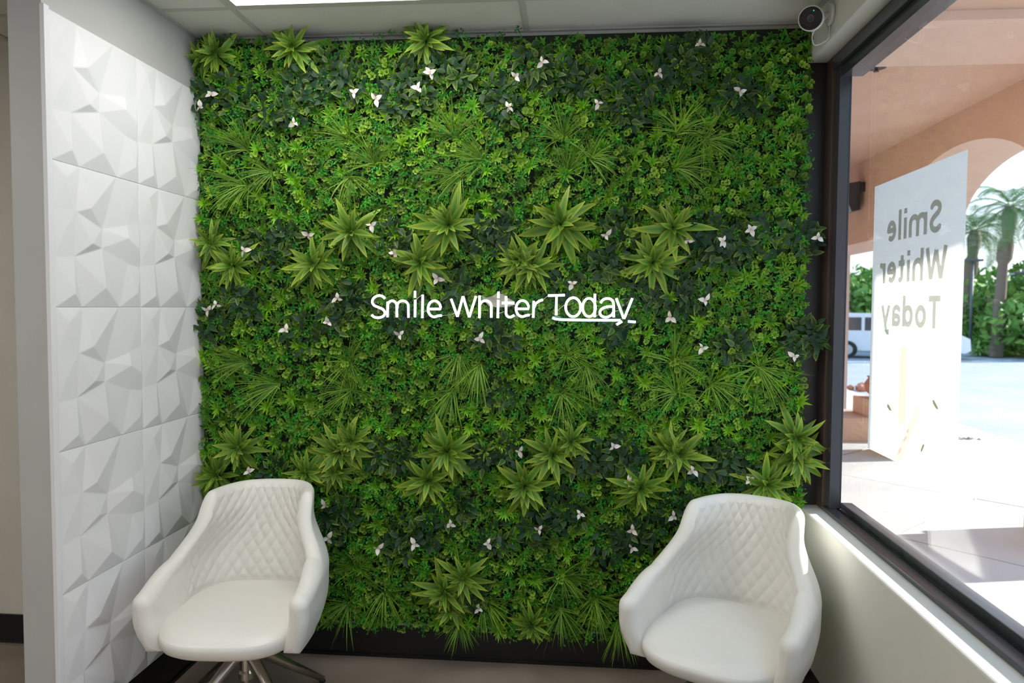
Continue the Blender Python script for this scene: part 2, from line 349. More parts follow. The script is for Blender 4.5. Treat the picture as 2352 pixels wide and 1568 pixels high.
struct(box('wall_outside_upper', (W+.1685, W+.18, .121, 13, -.1, ZP-.001), M_stucco))
XA, XB = 5.3, 6.0
def arc(y0, a, z0, b, n=28): return [(y0+a*math.cos(PI*k/n), z0+b*math.sin(PI*k/n)) for k in range(n+1)]
bm = bmesh.new()
mYZ = Matrix(((0, 0, 1, XA), (1, 0, 0, 0), (0, 1, 0, 0), (0, 0, 0, 1)))    # local xy -> world YZ, extruded along X
arch = arc(3.9, 1.35, 2.49, .70)[::-1]
prof_ = [(-7.5, 2.27), (-.56, 2.27), (-.56, 3.16), (.24, 3.07), (.24, 2.27), (1.72, 2.27), (1.72, -.06), (2.55, -.06)]+arch+[(5.25, -.06), (5.78, -.06), (5.78, 2.49), (8.6, 2.49), (8.6, -.06), (13, -.06)]  # unseen near bay: low head and tall slot shaped to aim the sunlight
for (ya, za), (yb, zb) in zip(prof_, prof_[1:]):
    if yb-ya > 1e-5: addprism(bm, [(ya, za), (yb, zb), (yb, 3.9), (ya, 3.9)], XB-XA, mYZ)
bmesh.ops.remove_doubles(bm, verts=bm.verts, dist=1e-5); bm.verts.index_update()
seen = {}
for f in bm.faces: seen.setdefault(tuple(sorted(v.index for v in f.verts)), []).append(f)
bmesh.ops.delete(bm, geom=[f for g in seen.values() if len(g) > 1 for f in g], context='FACES_ONLY')
struct(bmo('wall_arcade', bm, M_stucco))
pl = struct(box('plinth_arcade', (XA-.06, XB+.06, 1.66, 2.61, -.05, .34), M_stucco, bevel=.02))

# fixtures in the porch
p = at(1976, 448, 0, XA)
t = thing('floodlight', p, 'dark box floodlight on the peach stucco porch wall', 'floodlight')
box('bracket', (-.05, -.001, -.17, .10, .02, .14), M_bplast, t, bevel=.01)
bm = bmesh.new(); addprism(bm, [(-.24, -.02), (-.24, .12), (-.05, .15), (-.05, -.20), (-.15, -.22)], .26, Matrix(((1, 0, 0, 0), (0, 0, 1, -.15), (0, 1, 0, 0), (0, 0, 0, 1))))
bmo('lamp_head', bm, M_bplast, t, bevel=.012)
p = at(2013, 153, 2, ZP)
t = thing('sprinkler', (p.x, p.y, ZP), 'small dark sprinkler on the peach porch ceiling', 'sprinkler')
bm = bmesh.new(); lathe(bm, [(.012, 0), (.012, -.03), (.02, -.035), (.02, -.04)], 12); bmo('body', bm, M_dark, t)
bm = bmesh.new(); lathe(bm, [(.07, -.001), (.07, -.012), (.02, -.016)], 20); bmo('ceiling_rose', bm, M_dark, t)

# eave with layered tiles past the lintel
t = thing('tile_eave', (6.005, 8.62, 2.70), 'red tiled eave stepping out beyond the porch lintel', 'eave')
for k in range(3):
    for q in range(5): box('eave_tile', (.0, .16+.10*k, .40*q, .37+.40*q, .052*k, .05+.052*k), M_brick, t, bevel=.008)
# stepped planter
t = thing('stepped_planter', (5.55, 7.05, -.021), 'stepped peach block planter with a round pot by the parking area', 'planter')
box('lower_block', (-.45, .5, -.75, .12, 0, .30), M_stucco, t, bevel=.01); box('upper_block', (-.05, .6, -.65, -.1, .301, .52), M_stucco, t, bevel=.01)
bm = bmesh.new(); lathe(bm, [(.10, .521), (.20, .60), (.22, .70), (.17, .78), (.19, .80), (.15, .80)], 20, Matrix.Translation((.22, -.38, 0))); bmo('pot', bm, M_brick, t, smooth=True)
# rubble
def rocks(name, x, y, n, spread, r, material, label):
    t = thing(name, (x, y, -.045), label, 'rock pile')
    for k in range(n):
        bm = bmesh.new(); bmesh.ops.create_icosphere(bm, subdivisions=1, radius=r*random.uniform(.6, 1.2))
        for v in bm.verts: v.co += Vector((random.uniform(-1, 1), random.uniform(-1, 1), random.uniform(-1, 1)))*r*.25; v.co.z *= .7
        bmesh.ops.translate(bm, vec=(random.gauss(0, spread), random.gauss(0, spread*.5), r*.35), verts=bm.verts); bmo('rock', bm, material, t)
p = at(2216, 1012, 2, -.05); rocks('rock_pile', p.x, p.y, 22, .11, .035, M_trunk, 'small heap of brown stones on the bright concrete outside')
p = at(1968, 893, 2, -.05); rocks('rock_pile', p.x, p.y, 14, .35, .10, M_brick, 'reddish rubble left of the poster, far out on the concrete')

# street: curb, lawn, low walls
struct(box('kerb', (9, 60, 26.6, 26.9, -.06, .08), M_conc)); lw = box('lawn', (9, 60, 26.9, 60, -.06, .04), M_grassg); struct(lw)
t = thing('low_wall', (25, 44, .04), 'long low orange wall across the lawn behind the trees', 'wall')
for k in range(16): box('wall_block', (-8+1.0*k, -7.02+1.0*k, 0, .3, 0, .9), M_stucco, t)
t = thing('brick_pier', (18.9, 26.2, -.05), 'red block pier at the street edge beside the palm', 'pier')
for k in range(4):
    for q in range(3): box('block', (-.95+.64*q, -.33+.64*q, -.4, .4, .24*k, .235+.24*k), M_brick, t, bevel=.01)

# foliage cards helper
def cards(n, fn, size, flat=.25):
    """n small folded leaves; fn() gives a centre"""
    C_ = np.array([fn() for _ in range(n)]); d = rng.normal(size=(n, 3)); d /= np.linalg.norm(d, axis=1)[:, None]
    e = rng.normal(size=(n, 3)); e = np.cross(d, e); e /= np.linalg.norm(e, axis=1)[:, None]; s = size*rng.uniform(.6, 1.3, n)[:, None]; nn = np.cross(d, e)
    V = np.stack([C_-d*s, C_+e*s*.5+nn*s*flat, C_+d*s, C_-e*s*.5+nn*s*flat], 1).reshape(-1, 3); b = np.arange(n)[:, None]*4
    Fa = np.concatenate([b+np.array([[0, 1, 2]]), b+np.array([[0, 2, 3]])]); vv = np.repeat(rng.uniform(0, 1, n), 4)
    return V, Fa, vv
def tree(x, y, h, r, label, grp='trees across the street', lobes=7, n=2600):
    t = thing('leafy_tree', (x, y, .0), label, 'tree', grp)
    cs = [(random.uniform(-.6, .6)*r, random.uniform(-.6, .6)*r, h-r*random.uniform(.35, 1.1), r*random.uniform(.42, .68)) for _ in range(lobes)]
    def fn():
        c = random.choice(cs); v = Vector((random.gauss(0, 1), random.gauss(0, 1), random.gauss(0, 1))).normalized()*c[3]*random.random()**.25
        return (c[0]+v.x, c[1]+v.y, max(.5, c[2]+v.z*.85))
    V, Fa, vv = cards(n, fn, r*.085); o = ob('crown', mesh_np('crown', V, Fa, vv), M_tree, t)
    tube('trunk', [(0, 0, 0), (.05, 0, h*.35), (-.05, .05, h*.7)], [.16, .12, .06], M_trunk, t)
for (px, d, py, w, lab) in [(1955, 37, 640, 2.4, 'pale green rounded tree in the gap left of the poster, taller one'), (1990, 38, 655, 2.6, 'pale green tree in the gap beside the poster, further back'), (2235, 40, 640, 2.2, 'dark green tree right beside the poster, behind the lamp post'), (2262, 33, 672, 1.4, 'small green tree with a thin trunk between lamp post and palm'), (2330, 33, 622, 2.6, 'large green tree at the right edge behind the pale lamp post'), (2400, 36, 610, 2.3, 'green tree past the right end of the street, cut by the picture edge'), (2110, 40, 645, 2.4, 'green tree standing behind the poster')]:
    th = math.atan((px-1176)/F)+YAW; x = CAMLOC.x+d*math.sin(th); y = CAMLOC.y+d*math.cos(th); dc = d*math.cos(th-YAW)
    tree(x, y, 1.67+(715-py)/F*dc, w, lab)
for k, (px, d) in enumerate([(2232, 33.5), (2264, 32), (2330, 32.5), (2356, 34.5)]):
    th = math.atan((px-1176)/F)+YAW; x = CAMLOC.x+d*math.sin(th); y = CAMLOC.y+d*math.cos(th)
    V, Fa, vv = cards(500, lambda: tuple(Vector((random.gauss(0, 1), random.gauss(0, 1), abs(random.gauss(0, 1)))).normalized()*random.random()**.3*.62), .09)
    o = ob('clipped_shrub', mesh_np('shrub', V, Fa, vv), M_tree); o.location = (x, y, .03)
    tag(o, ['low green shrub at the foot of the dark lamp post', 'low green shrub left of the palm trunk', 'low green shrub right of the palm trunk', 'low green shrub at the right edge of the view'][k], 'shrub', 'shrubs along the far kerb')

# palms
def palm(px, d, pytop, label, n=26, R=2.1):
    th = math.atan((px-1176)/F)+YAW; x = CAMLOC.x+d*math.sin(th); y = CAMLOC.y+d*math.cos(th); h = 1.67+(715-pytop)/F*d*math.cos(th-YAW)
    t = thing('palm_tree', (x, y, -.04), label, 'palm tree', 'palms across the street')
    pts = [(0, 0, 0), (.05, 0, h*.3), (.12, 0, h*.62), (.16, 0, h*.66), (.2, 0, h*.74), (.24, 0, h*.80), (.28, 0, h*.94), (.3, 0, h)]
    tube('trunk', pts, [.22, .19, .16, .25, .26, .17, .25, .16], M_trunk, t, 10)
    for k in range(n):
        az = 2*PI*k/n*3.3+random.random()*.4; el = random.uniform(-.45, 1.25); L = R*random.uniform(.75, 1.1)
        V, Fa, vv = [], [], []
        c = Vector((.3, 0, h)); hd = Vector((math.cos(az), math.sin(az), 0)); p0 = c.copy(); e = el
        segs = []
        for s in range(9): segs.append((p0.copy(), (hd*math.cos(e)+Vector((0, 0, 1))*math.sin(e)))); p0 = p0+segs[-1][1]*(L/9); e -= .17+.03*s
        for s in range(1, 9):
            for q in range(3):
                b = segs[s][0].lerp(segs[min(s+1, 8)][0], q/3); dr = segs[s][1]; side = dr.cross(Vector((0, 0, 1))).normalized(); ll = .42*math.sin(PI*(s+q/3)/10.5)+.06
                for sg in (-1, 1):
                    tip = b+(side*sg*.85+dr*.6+Vector((0, 0, -.25))).normalized()*ll*R/2.0; i0 = len(V)
                    V += [b-dr*.022, b+dr*.022, tip]; Fa.append((i0, i0+1, i0+2)); vv += [.1, .1, .9]
        for s in range(8):
            i0 = len(V); w = Vector((0, 0, .018)); V += [segs[s][0]-w, segs[s][0]+w, segs[s+1][0]+w, segs[s+1][0]-w]; Fa += [(i0, i0+1, i0+2), (i0, i0+2, i0+3)]; vv += [.6]*4
        ob('frond', mesh_np('frond', [tuple(v) for v in V], np.array(Fa), vv), M_palm, t)
palm(2290, 31.3, 480, 'tall palm tree standing clear right of the poster')
palm(2213, 33, 535, 'palm tree half hidden by the right edge of the poster')
palm(2392, 30, 478, 'palm tree at the right edge of the picture, only fronds in view')

# street lamps
def lampost(px, d, pytop, pale, label):
    th = math.atan((px-1176)/F)+YAW; x = CAMLOC.x+d*math.sin(th); y = CAMLOC.y+d*math.cos(th); h = 1.67+(715-pytop)/F*d*math.cos(th-YAW)
    t = thing('street_lamp', (x, y, -.04), label, 'street lamp'); mm = M_polel if pale else M_pole
    tube('pole', [(0, 0, .35), (0, 0, h)], [.055, .045], mm, t, 10)
    bm = bmesh.new(); lathe(bm, [(.24, 0), (.24, .34), (.20, .36)], 16); bmo('footing', bm, M_conc, t)
    if pale: tube('arm', [(0, 0, h-.25), (.3, 0, h-.02), (.55, 0, h)], .04, mm, t); box('lamp_head', (.45, .95, -.12, .12, h-.02, h+.08), M_pole, t, bevel=.02)
    else: box('lamp_head', (-.32, .32, -.13, .13, h, h+.08), M_pole, t, bevel=.02)
lampost(2229, 32, 604, False, 'dark street lamp with a flat head beside the poster')
lampost(2297, 33.5, 632, True, 'pale street lamp with a side arm right of the palm')

# parked car
ax = Vector((.94, -.34, 0)).normalized(); t = thing('parked_car', (12.75, 23.55, -.06), 'white parked car seen left of the poster', 'car', rz=math.atan2(ax.y, ax.x)); t.scale = (1, 1, .9)
bm = bmesh.new()
prof = [(-2.2, .32), (-2.25, .75), (-2.15, 1.05), (-1.95, 1.62), (-1.6, 1.74), (.1, 1.72), (.55, 1.60), (1.15, 1.12), (1.9, 1.0), (2.22, .82), (2.25, .4), (2.1, .3)]
addprism(bm, prof, 1.8, Matrix(((1, 0, 0, 0), (0, 0, 1, -.9), (0, 1, 0, 0), (0, 0, 0, 1)))); bmo('body', bm, M_car, t, bevel=.06)
for (x0, x1, xa, xb) in [(-1.75, -1.0, -1.6, -1.0), (-.9, .0, -.9, .0), (.1, .85, .1, .45)]:
    for sg in (-1, 1):
        bm = bmesh.new(); addprism(bm, [(x0, 1.08), (xa, 1.58), (xb, 1.58), (x1, 1.08)], .012, Matrix(((1, 0, 0, 0), (0, 0, 1, sg*.903-.006), (0, 1, 0, 0), (0, 0, 0, 1)))); bmo('side_window', bm, M_carw, t)
for x in (-1.45, 1.4):
    for sg in (-1, 1):
        mt = Matrix.Translation((x, sg*.86, .34)) @ Matrix.Rotation(PI/2, 4, 'X')
        bm = bmesh.new(); lathe(bm, [(.2, -.11), (.33, -.11), (.34, -.08), (.34, .08), (.33, .11), (.2, .11)], 24, mt); wh = bmo('wheel', bm, M_tyre, t)
        bm = bmesh.new(); lathe(bm, [(.04, -.125), (.2, -.115), (.2, .115), (.04, .125)], 16, mt); bmo('hub', bm, M_polel, wh)
for sg in (-1, 1): box('tail_lamp', (-2.27, -2.17, sg*.78-.1, sg*.78+.1, .85, 1.05), M_red, t, bevel=.01)

# ------------------------------------------------------------ window poster
XP = XF1+.008
TL, TR_, BL_, BR_ = at(2008, 430, 0, XP), at(2221, 343, 0, XP), at(1994, 1037, 0, XP), at(2200, 1118, 0, XP)
y1, y0 = (TL.y+BL_.y)/2, (TR_.y+BR_.y)/2; z1, z0 = (TL.z+TR_.z)/2, (BL_.z+BR_.z)/2
ps = thing('window_poster', (XP, (y0+y1)/2, z0), 'pale printed poster on the outside of the window, lettering reversed', 'poster')
C0 = Vector((XP, (y0+y1)/2, z0))
ob('sheet', mesh_np('sheet', [(0, y0-C0.y, 0), (0, y1-C0.y, 0), (0, y1-C0.y, z1-z0), (0, y0-C0.y, z1-z0)], np.array([[0, 1, 2, 3]])), M_poster, ps)
def strokes_mesh(strokes, w, f, x=-.0004, h=.016):
    """one flat sheet: every point nearer than w/2 to a stroke (butt ends); f maps (u, v) to (Y, Z)"""
    segs = []
    for st in strokes:
        closed = (Vector(st[0])-Vector(st[-1])).length < .02
        for k in range(len(st)-1): segs.append((np.array(st[k]), np.array(st[k+1]), k == 0 and not closed, k == len(st)-2 and not closed))
    def dist(P):
        D = np.full(len(P), 9.0)
        for a, b, e0, e1 in segs:
            ab = b-a; t = (P-a) @ ab/(ab @ ab); d = np.linalg.norm(P-a-np.clip(t, 0, 1)[:, None]*ab, axis=1)
            if e0: d = np.maximum(d, np.where(t < 0, w/2-t*np.linalg.norm(ab), 0))
            if e1: d = np.maximum(d, np.where(t > 1, w/2+(t-1)*np.linalg.norm(ab), 0))
            D = np.minimum(D, d)
        return D-w/2
    allp = np.array([p for st in strokes for p in st]); lo = allp.min(0)-w; n = np.ceil((allp.max(0)+w-lo)/h).astype(int)+1
    gx, gy = np.meshgrid(np.arange(n[0]), np.arange(n[1]), indexing='ij'); P = lo+h*np.stack([gx.ravel(), gy.ravel()], 1); D = dist(P)
    cx, cy = np.meshgrid(np.arange(n[0]-1), np.arange(n[1]-1), indexing='ij'); c = (cx*n[1]+cy).ravel(); Q = np.stack([c, c+n[1], c+n[1]+1, c+1], 1)
    Q = Q[(D[Q] < h*.35).sum(1) >= 3]
    for _ in range(3):                      # slide the rim onto the outline
        e = 1e-3; rim = np.abs(D) < h*1.1; g = np.stack([dist(P+[e, 0])-dist(P-[e, 0]), dist(P+[0, e])-dist(P-[0, e])], 1)/(2*e)
        cnt = np.bincount(Q.ravel(), minlength=len(P)); edge = (cnt < 4) & (cnt > 0) & rim; P = P-np.where(edge[:, None], g*D[:, None]*.8, 0); D = dist(P)
    used, inv = np.unique(Q.ravel(), return_inverse=True); V = [(x, *f(p[0], p[1])) for p in P[used]]
    return mesh_np('letter', V, inv.reshape(-1, 4))
def ell(cx, cy, rx, ry, a0, a1, n=14): return [(cx+rx*math.cos(math.radians(a0+(a1-a0)*k/n)), cy+ry*math.sin(math.radians(a0+(a1-a0)*k/n))) for k in range(n+1)]
# bold sans skeletons: cap height 1, x-height .74, stroke .19; (width, strokes)
GL = {
 'S': (.66, [catmull([(.55, .80), (.44, .895), (.30, .905), (.16, .84), (.12, .72), (.19, .61), (.33, .53), (.46, .45), (.54, .33), (.50, .18), (.38, .10), (.24, .095), (.09, .18)])]),
 'm': (1.06, [[(.10, 0), (.10, .72)], [(.10, .45)]+ell(.32, .45, .215, .20, 170, 0)+[(.535, 0)], [(.535, .45)]+ell(.75, .45, .215, .20, 170, 0)+[(.965, 0)]]),
 'i': (.24, [[(.12, 0), (.12, .72)], [(.12, .84), (.12, 1.03)]]),
 'l': (.24, [[(.12, 0), (.12, 1.04)]]),
 'e': (.64, [[(.12, .39), (.53, .39)]+ell(.32, .37, .215, .275, 5, 310, 22)]),
 'W': (1.16, [[(.09, 1), (.315, .02)], [(.315, .02), (.58, .90)], [(.58, .90), (.845, .02)], [(.845, .02), (1.07, 1)]]),
 'h': (.68, [[(.10, 0), (.10, 1.04)], [(.10, .42)]+ell(.335, .42, .23, .23, 170, 0)+[(.565, 0)]]),
 't': (.46, [[(.19, .90), (.19, .22)]+ell(.31, .20, .12, .11, 180, 290, 8), [(.02, .64), (.42, .64)]]),
 'r': (.44, [[(.10, 0), (.10, .72)], [(.10, .40)]+ell(.34, .42, .24, .22, 170, 80, 8)]),
 'T': (.66, [[(.33, 0), (.33, 1)], [(0, .91), (.66, .91)]]),
 'o': (.68, [ell(.34, .36, .235, .275, 0, 360, 26)]),
 'd': (.70, [ell(.33, .36, .225, .275, 0, 360, 26), [(.59, 0), (.59, 1.04)]]),
 'a': (.62, [catmull([(.10, .56), (.20, .635), (.34, .64), (.46, .57), (.485, .44), (.485, 0)]), ell(.29, .22, .195, .135, 0, 360, 20)]),
 'y': (.66, [[(.08, .72), (.335, .06)], [(.58, .72), (.335, .06), (.27, -.14), (.17, -.22), (.06, -.21)]]),
}
def word(txt, q_tr, q_br, q_l, nm):
    """reversed lettering: first letter towards the viewer (smaller Y)"""
    a, b, c = at(*q_tr, 0, XP), at(*q_br, 0, XP), at(*q_l, 0, XP); H = a.z-b.z; gap = .10
    tot = sum(GL[ch][0] for ch in txt)+gap*(len(txt)-1); sx = (c.y-(a.y+b.y)/2)/tot; u = 0; zb = b.z-C0.z
    for ch in txt:
        ob('letter', strokes_mesh(GL[ch][1], .185, lambda x, y, u=u: ((a.y+b.y)/2-C0.y+(u+x)*sx, zb+y*H)), M_ptext, ps); u += GL[ch][0]+gap
word('Smile', (2165, 454), (2163, 531), (2037, 545), 'smile'); word('Whiter', (2184, 560), (2168, 641), (2020, 640), 'whiter'); word('Today', (2167, 678), (2153, 755), (2024, 720), 'today')
def shape(qs, material, name, thick=-.0009):
    bm = bmesh.new(); a = [];
    for q in qs: w_ = at(*q, 0, XP); a.append((w_.y-C0.y, w_.z-C0.z))
    bm.faces.new([bm.verts.new((thick, y, z)) for y, z in a]); return bmo(name, bm, material, ps)
shape([(2023, 757), (2162, 752), (2162, 766), (2022, 772)], M_pb, 'underline', -.0003)
shape([(2041, 793), (2056, 793), (2056, 895), (2047, 908), (2043, 900)], M_po, 'peach_stroke')
shape([(2069, 797), (2082, 796), (2080, 960), (2077, 976), (2062, 972), (2066, 880)], M_py, 'yellow_stroke')
shape([(2100, 803), (2106, 802), (2099, 845), (2095, 845)], M_po, 'peach_stroke')
shape([(2105, 932), (2114, 929), (2116, 940), (2068, 1064), (2052, 1056)], M_pp, 'coral_bar')
for q in ([(2038, 927), (2042, 929), (2048, 940), (2049, 944), (2043, 942), (2038, 934)], [(2142, 918), (2146, 918), (2155, 935), (2156, 941), (2150, 938), (2143, 926)], [(2122, 1018), (2124, 1022), (2120, 1034), (2115, 1040), (2115, 1034), (2119, 1022)]): shape(q, M_pd, 'brown_fleck')
for q in ([(2086, 985), (2090, 983), (2087, 993), (2083, 995)], [(2080, 1003), (2085, 1001), (2079, 1013), (2075, 1014)], [(2067, 1030), (2072, 1028), (2067, 1042), (2063, 1043)]): shape(q, M_poster, 'white_mark', -.0016)

# ------------------------------------------------------------ green wall
ctr = Vector((1.40, 0, .19)); gw = thing('green_wall', ctr, 'artificial green hedge wall panel covering the back wall behind the chairs', 'green wall')
X0, X1, Z0, Z1 = .010, 2.776, .156, 2.895
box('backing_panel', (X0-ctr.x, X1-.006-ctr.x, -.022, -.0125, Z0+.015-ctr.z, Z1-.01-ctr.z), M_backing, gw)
def leaf_tpl(L, Wd, n=4, fold=.25, curl=.3, shape=.45):
    """a leaf along +y, normal +z: three columns of points; v is 1 at the margin and the tip"""
    V, Fc, a = [], [], []
    for i in range(n+1):
        t = i/n; w = Wd*.5*(math.sin(PI*t**shape)**.8 if 0 < t < 1 else 0)+Wd*.06*(t == 0); z = -curl*L*t*t
        for s in (-1, 0, 1): V.append((s*w, L*t, z+(fold*w if s else 0))); a.append(min(1, (.42 if s else 0)+max(0, t-.62)*1.3))
    for i in range(n):
        for s in (0, 1): b = i*3+s; Fc.append((b, b+1, b+4, b+3))
    return np.array(V), np.array(Fc), np.array(a)
def frame(d, out, roll=0):
    d = Vector(d).normalized(); n = Vector(out)-d*Vector(out).dot(d)
    if n.length < 1e-4: n = Vector((0, 0, 1))-d*d.z
    n.normalize(); x = d.cross(n); R = Matrix((x, d, n)).transposed()
    return R @ Matrix.Rotation(roll, 3, 'Y') if roll else R
OUT = Vector((0, -1, 0))
def join(parts):
    V, Fc, A, o = [], [], [], 0
    for v, f, a in parts: V.append(v); Fc.append(f+o); A.append(a); o += len(v)
    return np.concatenate(V), np.concatenate(Fc), np.concatenate(A)
def put(tpl, R, p, s=1.0):
    v, f, a = tpl; return (v*s) @ np.array(R).T+np.array(p), f, a
def radial(az, tilt): return Vector((math.sin(tilt)*math.cos(az), -math.cos(tilt), math.sin(tilt)*math.sin(az)))
def leaflet(r):
    """a notched clover leaflet: fan of six around a sunken heart"""
    pts = [(0, 0, 0), (-.62, .55, .10), (-.66, 1.0, .16), (-.30, 1.22, .10), (0, 1.05, .0), (.30, 1.22, .10), (.66, 1.0, .16), (.62, .55, .10), (0, .62, -.04)]
    V = np.array(pts)*r; return V, np.array([(8, 0, 1, 2), (8, 2, 3, 4), (8, 4, 5, 6), (8, 6, 7, 0)])[:, ::-1], np.array([.0, .5, .8, .9, .5, .9, .8, .5, .1])
def mk_clover():
    P = []
    for k in range(random.choice((2, 3, 3))):
        c = Vector((random.uniform(-.016, .016), -random.uniform(0, .016), random.uniform(-.016, .016))); a0 = random.random()*6; T = random.uniform(.95, 1.35); r = random.uniform(.0095, .0130)
        for q in range(4): d = radial(a0+q*PI/2, T); P.append(put(leaflet(r*.9), frame(d, OUT, random.uniform(-.35, .35)), c+d*.0025))
    return join(P)
def mk_burst():
    lf = leaf_tpl(.044, .0105, 3, .3, .3, .62); P = []; n = random.randint(11, 14)
    for q in range(n): d = radial(q*2.4, random.uniform(.30, 1.2)); P.append(put(lf, frame(d, OUT), (0, 0, 0), random.uniform(.7, 1.1)))
    return join(P)
def mk_box():
    lf = leaf_tpl(.0125, .0085, 2, .3, .2, .6); P = []
    for q in range(22):
        c = Vector((random.gauss(0, .0115), -random.uniform(0, .022), random.gauss(0, .0115))); d = radial(random.random()*6.28, random.uniform(.5, 1.4)); P.append(put(lf, frame(d, OUT), c, random.uniform(.7, 1.1)))
    return join(P)
def mk_pair():
    lf = leaf_tpl(.024, .0125, 3, .4, .4, .62); P = []
    for q in range(5): d = radial(q*1.26+random.uniform(-.3, .3), random.uniform(.5, 1.3)); P.append(put(lf, frame(d, OUT, random.uniform(-.4, .4)), (0, 0, 0), random.uniform(.6, 1.15)))
    return join(P)
KINDS = {'clover_sprig': ([mk_clover() for _ in range(6)], M_clover), 'starburst_sprig': ([mk_burst() for _ in range(6)], M_burst), 'boxwood_sprig': ([mk_box() for _ in range(6)], M_box), 'oval_leaf_sprig': ([mk_pair() for _ in range(6)], M_clover)}
def rotY(a): c, s = math.cos(a), math.sin(a); return np.array([[c, 0, s], [0, 1, 0], [-s, 0, c]])
def spot(i, n): # jittered stratified positions over the panel
    gx = int(math.sqrt(n*(X1-X0)/(Z1-Z0))); gz = n//gx+1
    return X0+((i % gx)+random.random())/gx*(X1-X0), Z0+((i//gx)+random.random())/gz*(Z1-Z0)
# the mass of small leaves that nobody could count
COLS = {'clover_sprig': ((.108, .235, .014), (.24, .38, .04)), 'starburst_sprig': ((.070, .265, .010), (.26, .48, .016)), 'boxwood_sprig': ((.024, .20, .014), (.05, .33, .024)), 'oval_leaf_sprig': ((.042, .155, .010), (.155, .32, .018))}
VV, FF, CC, off = [], [], [], 0
for kind, n, ylo, yhi in (('oval_leaf_sprig', 8200, .016, .066), ('clover_sprig', 2500, .035, .070), ('boxwood_sprig', 3000, .035, .074), ('starburst_sprig', 1300, .035, .062)):
    tp = KINDS[kind][0]; c0, c1 = (np.array(c) for c in COLS[kind])
    order = list(range(n)); 
    for i in order:
        v, f, a = random.choice(tp); x, z = spot(i, n); s = random.uniform(.75, 1.2)
        q = (v*s) @ rotY(random.random()*6.283).T; q = q+np.array((x-ctr.x, -random.uniform(ylo, yhi), z-ctr.z))
        VV.append(q); FF.append(f+off); off += len(v); k = random.uniform(.5, 1.6)
        CC.append(np.concatenate([(c0+(c1-c0)*a[:, None])*k, np.ones((len(a), 1))], 1))
o = ob('foliage', mesh_np('foliage', np.concatenate(VV), np.concatenate(FF), col=np.concatenate(CC)), M_foil, gw); o['kind'] = 'stuff'
# the sprigs that stand out in front, one by one
for kind, n, y0_, y1_ in (('clover_sprig', 290, .060, .085), ('starburst_sprig', 290, .045, .075), ('boxwood_sprig', 290, .055, .085)):
    tp, mm = KINDS[kind]; mes = [mesh_np(kind, *t) for t in tp]
    for i in range(n):
        x, z = spot(i, n); s = random.uniform(.85, 1.25) if kind != 'boxwood_sprig' else random.uniform(.9, 1.3)
        if i >= n-0 : continue
        mt = Matrix.Translation((min(max(x, X0+.02), X1-.02)-ctr.x, -random.uniform(y0_, y1_), min(z, Z1-.035)-ctr.z)) @ Matrix.Rotation(random.random()*6.283, 4, 'Y') @ Matrix.Rotation(random.uniform(-.4, .4), 4, 'X') @ Matrix.Scale(s, 4)
        ob(kind, random.choice(mes), mm, gw, mt)

# rosettes: (x, y, radius) in photo pixels, row by row
ROS = [('along the top edge of the green wall', [(463, 133, 42), (499, 127, 52), (675, 112, 58), (980, 95, 58)]),
       ('of big rosettes well above the neon sign', [(487, 559, 54), (809, 533, 68), (1032, 517, 76), (1289, 517, 80), (1544, 524, 78)]),
       ('just above the neon sign', [(538, 610, 58), (725, 607, 70), (968, 603, 66), (1190, 600, 56), (1222, 612, 60), (1498, 603, 70)]),
       ('midway between neon sign and chairs', [(550, 1027, 62), (782, 1035, 68), (812, 1010, 52), (1029, 1035, 72), (1115, 1035, 28), (1270, 1042, 64), (1312, 1012, 48), (1533, 1030, 50), (1557, 1042, 66), (1826, 1003, 66)]),
       ('level with the chair tops', [(501, 1090, 62), (705, 1084, 54), (770, 1082, 46), (985, 1100, 68), (1205, 1114, 68), (1470, 1118, 68), (1759, 1110, 64), (1830, 1050, 60)]),
       ('at the foot of the green wall', [(1023, 1356, 64), (1038, 1392, 50), (1065, 1325, 58), (1221, 1432, 50)])]
RL = [mesh_np('rosette_leaf', *leaf_tpl(1, w, 6, .22, c, .78), smooth=True) for w, c in ((.24, .12), (.245, .34), (.25, .6), (.23, .85))]
for me in RL: me.materials.append(M_ros)
for row, items in ROS:
    for k, (px, py, rr) in enumerate(items):
        Y = -.075; c = at(px, py, 1, Y-.02); R = rr/485
        t = thing('dracaena_rosette', (c.x, Y, c.z), f'yellow-edged rosette, {ORD[k]} from left in the row {row}', 'rosette', 'yellow-edged rosettes on the green wall')
        n = 32 if rr > 45 else 16
        for q in range(n):
            az = q*2.39996+random.uniform(-.25, .25); f = (q+.5)/n; tilt = .25+1.2*f+random.uniform(-.16, .16)
            d = radial(az, tilt)+Vector((0, 0, -.34*f*f)); L = R*(.66+.42*f)*random.uniform(.72, 1.15)
            mt = frame(d, OUT, random.uniform(-.5, .5)).to_4x4() @ Matrix.Scale(L, 4); mt.translation = d*.012+Vector((0, -.035*(1-f), 0))
            ob('leaf', RL[min(3, int(f*2.2+random.random()*1.6))], None, t, mt)

